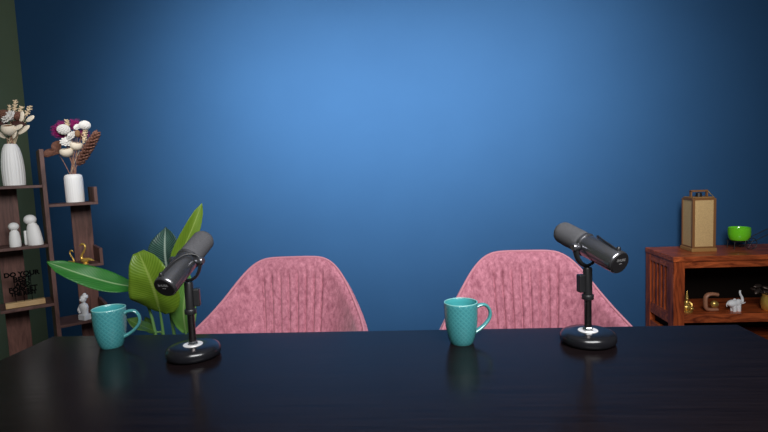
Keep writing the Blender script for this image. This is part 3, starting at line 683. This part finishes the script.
# ------------------------------------------------------------------ cabinet
CX0, CX1, CY0, CY1, CZ = 1.416, 2.62, 3.015, 3.385, .622
cb = thing('console_cabinet', 'reddish brown wooden console cabinet against the blue wall, carrying the lantern', 'cabinet', ((CX0 + CX1) / 2, (CY0 + CY1) / 2, 0))
co = V((CX0 + CX1) / 2, (CY0 + CY1) / 2, 0)
def cbx(name, lo, hi, m=M_sheesham, bev=.002): return obj(name, B(Vector(lo) - co, Vector(hi) - co), m, cb, False, bevel=bev)
PW = .062
cbx('top', (CX0 - .004, CY0 - .006, CZ - .030), (CX1 + .004, CY1, CZ), bev=.004)
for x in (CX0, CX1 - PW):
    for y in (CY0, CY1 - PW): cbx('post', (x, y, 0), (x + PW, y + PW, CZ - .0302), M_sheeshamv)
cbx('front_rail', (CX0 + PW, CY0 + .004, .553), (CX1 - PW, CY0 + .03, CZ - .0302))
cbx('shelf', (CX0 + .004, CY0 + .002, .232), (CX1 - .004, CY1 - .02, .282))
cbx('lower_shelf', (CX0 + .004, CY0 + .01, .06), (CX1 - .004, CY1 - .02, .09))
cbx('back_panel', (CX0 + PW, CY1 - .018, .06), (CX1 - PW, CY1 - .004, CZ - .0302), M_shadedwood)
for x in (CX0 + .002, CX1 - .026):
    cbx('side_rail', (x, CY0 + PW, .548), (x + .024, CY1 - PW, CZ - .0302))
    cbx('side_rail', (x, CY0 + PW, .215), (x + .024, CY1 - PW, .270))
    cbx('side_rail', (x, CY0 + PW, .06), (x + .024, CY1 - PW, .165))
    n_ = 5; g = (CY1 - CY0 - 2 * PW)
    for k in range(n_):
        yc = CY0 + PW + g * (k + .5) / n_
        cbx('slat', (x + .004, yc - .013, .270), (x + .020, yc + .013, .548), M_sheeshamv)
cbx('side_panel', (CX1 - .0255, CY0 + PW, .09), (CX1 - .022, CY1 - PW, .548), M_shadedwood)
cbx('side_panel', (CX0 + .032, CY0 + PW, .09), (CX0 + .036, CY1 - PW, .548), M_shadedwood)
# lantern
lan = thing('lantern', 'tall brown lantern with woven cloth panels standing on the cabinet top', 'lantern', (1.655, 3.222, CZ), 0)
w = .060
obj('base', B((-w - .012, -w - .012, 0), (w + .012, w + .012, .022)), M_lpale, lan, False, bevel=.003)
for sx_ in (-1, 1):
    for sy_ in (-1, 1): obj('corner_post', B((sx_ * w - .007, sy_ * w - .007, .022), (sx_ * w + .007, sy_ * w + .007, .318)), M_lframe, lan, False, bevel=.0015)
for k in range(4):
    M_ = Matrix.Rotation(k * math.pi / 2, 4, 'Z')
    obj('panel', B((-w + .007, -w - .003, .030), (w - .007, -w + .001, .310), M_), M_rattan, lan, False)
    obj('rail', B((-w + .007, -w - .006, .309), (w - .007, -w + .006, .320), M_), M_lframe, lan, False)
    obj('rail', B((-w + .007, -w - .006, .0222), (w - .007, -w + .006, .031), M_), M_lframe, lan, False)
obj('roof_plate', B((-w, -w, .3205), (w, w, .326)), M_lpale, lan, False, bevel=.002)
bm = bmesh.new()
for sx_ in (-1, 1): box(bm, (sx_ * .046 - .004, -.010, .326), (sx_ * .046 + .004, .010, .362))
box(bm, (-.050, -.010, .355), (.050, .010, .366))
obj('handle', bm, M_lframe, lan, False, bevel=.0015)
obj('handle_wire', tube([V(.046, -.012, .36), V(.056, -.03, .34), V(.060, -.050, .325)], .0016, 6), M_brass, lan)
obj('socket', lathe([(0, .3265), (.018, .3265), (.016, .350), (0, .352)], 20), M_black, lan)
# bowl on wire cart
BP = V(1.900, 3.235, CZ)
bw = obj('round_bowl', lathe([(0, .050), (.036, .050), (.049, .054), (.057, .068), (.0605, .090), (.0605, .115), (.0595, .128), (.057, .130), (.055, .127), (.055, .112), (.053, .085), (.043, .068), (0, .062)], 48), M_lime, loc=BP)
tag(bw, 'glossy lime green round bowl sitting on a black wire cart on the cabinet', 'bowl')
wc = thing('wire_cart', 'black wire cart with a spoked wheel and long handles holding the lime green bowl', 'holder', BP)
cw = V(.045, -.045, .036)
ring = lambda c, r_, u, v_, n_=28: [c + u * r_ * math.cos(2 * math.pi * k / n_) + v_ * r_ * math.sin(2 * math.pi * k / n_) for k in range(n_)]
for sy_ in (-1, 1):
    c_ = V(.040, sy_ * .048, .036)
    wh = obj('wheel', tube(ring(c_, .0335, V(1, 0, 0), V(0, 0, 1)), .0022, 6, sm=0, closed=True), M_wire, wc)
    bm = bmesh.new()
    for k in range(3):
        a_ = k * math.pi / 3; tube([c_ - V(math.cos(a_), 0, math.sin(a_)) * .033, c_ + V(math.cos(a_), 0, math.sin(a_)) * .033], .0012, 5, bm, sm=0)
    obj('spokes', bm, M_wire, wh)
    obj('handle_bar', tube([V(-.055, sy_ * .035, .047), V(.05, sy_ * .038, .047), V(.105, sy_ * .040, .070), V(.24, sy_ * .040, .135)], .0022, 6), M_wire, wc)
    obj('leg', tube([V(-.045, sy_ * .035, .047), V(-.048, sy_ * .036, 0)], .0022, 6, sm=0), M_wire, wc)
obj('axle', tube([V(.040, -.05, .036), V(.040, .05, .036)], .0018, 6, sm=0), M_wire, wc)
obj('ring', tube(ring(V(0, 0, .0475), .040, V(1, 0, 0), V(0, 1, 0)), .0022, 6, sm=0, closed=True), M_wire, wc)
# ornaments on the cabinet shelf
SZ = .2822
g = thing('seated_figure_ornament', 'small shiny brass seated figure with a pointed crown, leftmost on the cabinet shelf', 'ornament', (1.520, 3.075, SZ), R(-10))
obj('base', lathe([(0, 0), (.030, 0), (.031, .006), (.024, .012), (0, .012)], 28), M_brass, g)
bm = blob((0, 0, .028), (.026, .018, .017)); blob((-.022, -.008, .022), (.014, .014, .011), bm); blob((.022, -.008, .022), (.014, .014, .011), bm)
blob((0, 0, .050), (.014, .011, .020), bm); tube([V(-.013, 0, .060), V(-.026, -.006, .045), V(-.020, -.014, .030)], .005, 8, bm); tube([V(.013, 0, .060), V(.024, -.006, .046), V(.020, -.014, .032)], .005, 8, bm)
obj('body', bm, M_brass, g)
obj('head', blob((0, -.002, .078), (.009, .009, .012)), M_brass, g)
obj('crown', lathe([(0, .086), (.0085, .086), (.007, .098), (.004, .112), (.001, .124), (0, .125)], 16), M_brass, g)
g = thing('carved_ornament', 'brown wooden ornament shaped like a letter C cradling a brass ball, on the cabinet shelf', 'ornament', (1.655, 3.075, SZ), R(0))
obj('arch', tube([V(.038, 0, .098), V(.018, 0, .102), V(-.012, 0, .101), V(-.029, 0, .085), V(-.031, 0, .050), V(-.026, 0, .020), V(-.008, 0, .0105), V(.036, 0, .0105)], [.010, .011, .011, .0105], 12, flat=1.5), M_cwood, g)
obj('ball', blob((.019, -.002, .0425), (.0225, .019, .0225)), M_brass, g)
e = thing('elephant_figurine', 'white elephant figurine with raised trunk on the cabinet shelf', 'figurine', (1.792, 3.075, SZ), R(8))
bm = blob((-.018, 0, .050), (.040, .026, .024)); blob((.022, 0, .055), (.022, .020, .021), bm)
for x in (-.014, .016):
    for y in (-.012, .012): tube([V(x, y, .045), V(x + .001, y, .0)], [.013, .012], 12, bm, sm=0)
e.scale = (.86, .86, .9)
blob((.001, 0, .024), (.027, .020, .026), bm)
obj('body', bm, M_plaster, e)
obj('trunk', tube([V(.034, 0, .054), V(.048, 0, .062), V(.046, 0, .085), V(.034, 0, .108), V(.030, 0, .124), V(.034, 0, .132)], [.012, .010, .008, .0065, .0055, .005], 12), M_plaster, e)
for s_ in (-1, 1):
    obj('ear', blob((.010, s_ * .021, .058), (.015, .004, .018)), M_plaster, e)
    obj('tusk', tube([V(.038, s_ * .010, .050), V(.053, s_ * .012, .052), V(.062, s_ * .012, .058)], [.004, .0015], 8), M_plaster, e)
obj('tail', tube([V(-.056, 0, .056), V(-.062, 0, .045), V(-.060, 0, .030)], [.004, .002], 8), M_plaster, e)
g = thing('gold_pot_ornament', 'hammered gold pot topped with dark metal leaves at the right edge of the cabinet shelf', 'ornament', (1.988, 3.075, SZ))
nz_ = lambda a, z_: 1 + .05 * math.sin(a * 9 + z_ * 300) * math.sin(z_ * 220 + a * 3)
obj('pot', lathe([(0, 0), (.038, 0), (.046, .01), (.050, .04), (.048, .07), (.041, .085), (.044, .095), (.040, .096), (.036, .088), (0, .086)], 54, rfun=nz_), M_gold, g)
rnd = random.Random(8)
for k in range(11):
    a_ = rnd.random() * 6.28; r0 = .02 + .05 * rnd.random(); c_ = V(-.022 + r0 * math.cos(a_) * 1.0, r0 * math.sin(a_) * .5, .105 + .045 * rnd.random())
    M_ = axisM((0, 0, 0), (rnd.random() - .5, rnd.random() - .7, .9)).to_3x3() @ Matrix.Rotation(rnd.random() * 3, 3, 'Z')
    lf = obj('metal_leaf', blob(c_, (.027, .013, .007), M=M_, seg=12, rings=8), M_pewter, g)
    obj('twig', tube([V(0, 0, .088), V(c_.x * .5, c_.y * .5, .098), c_], .002, 6), M_pewter, lf)
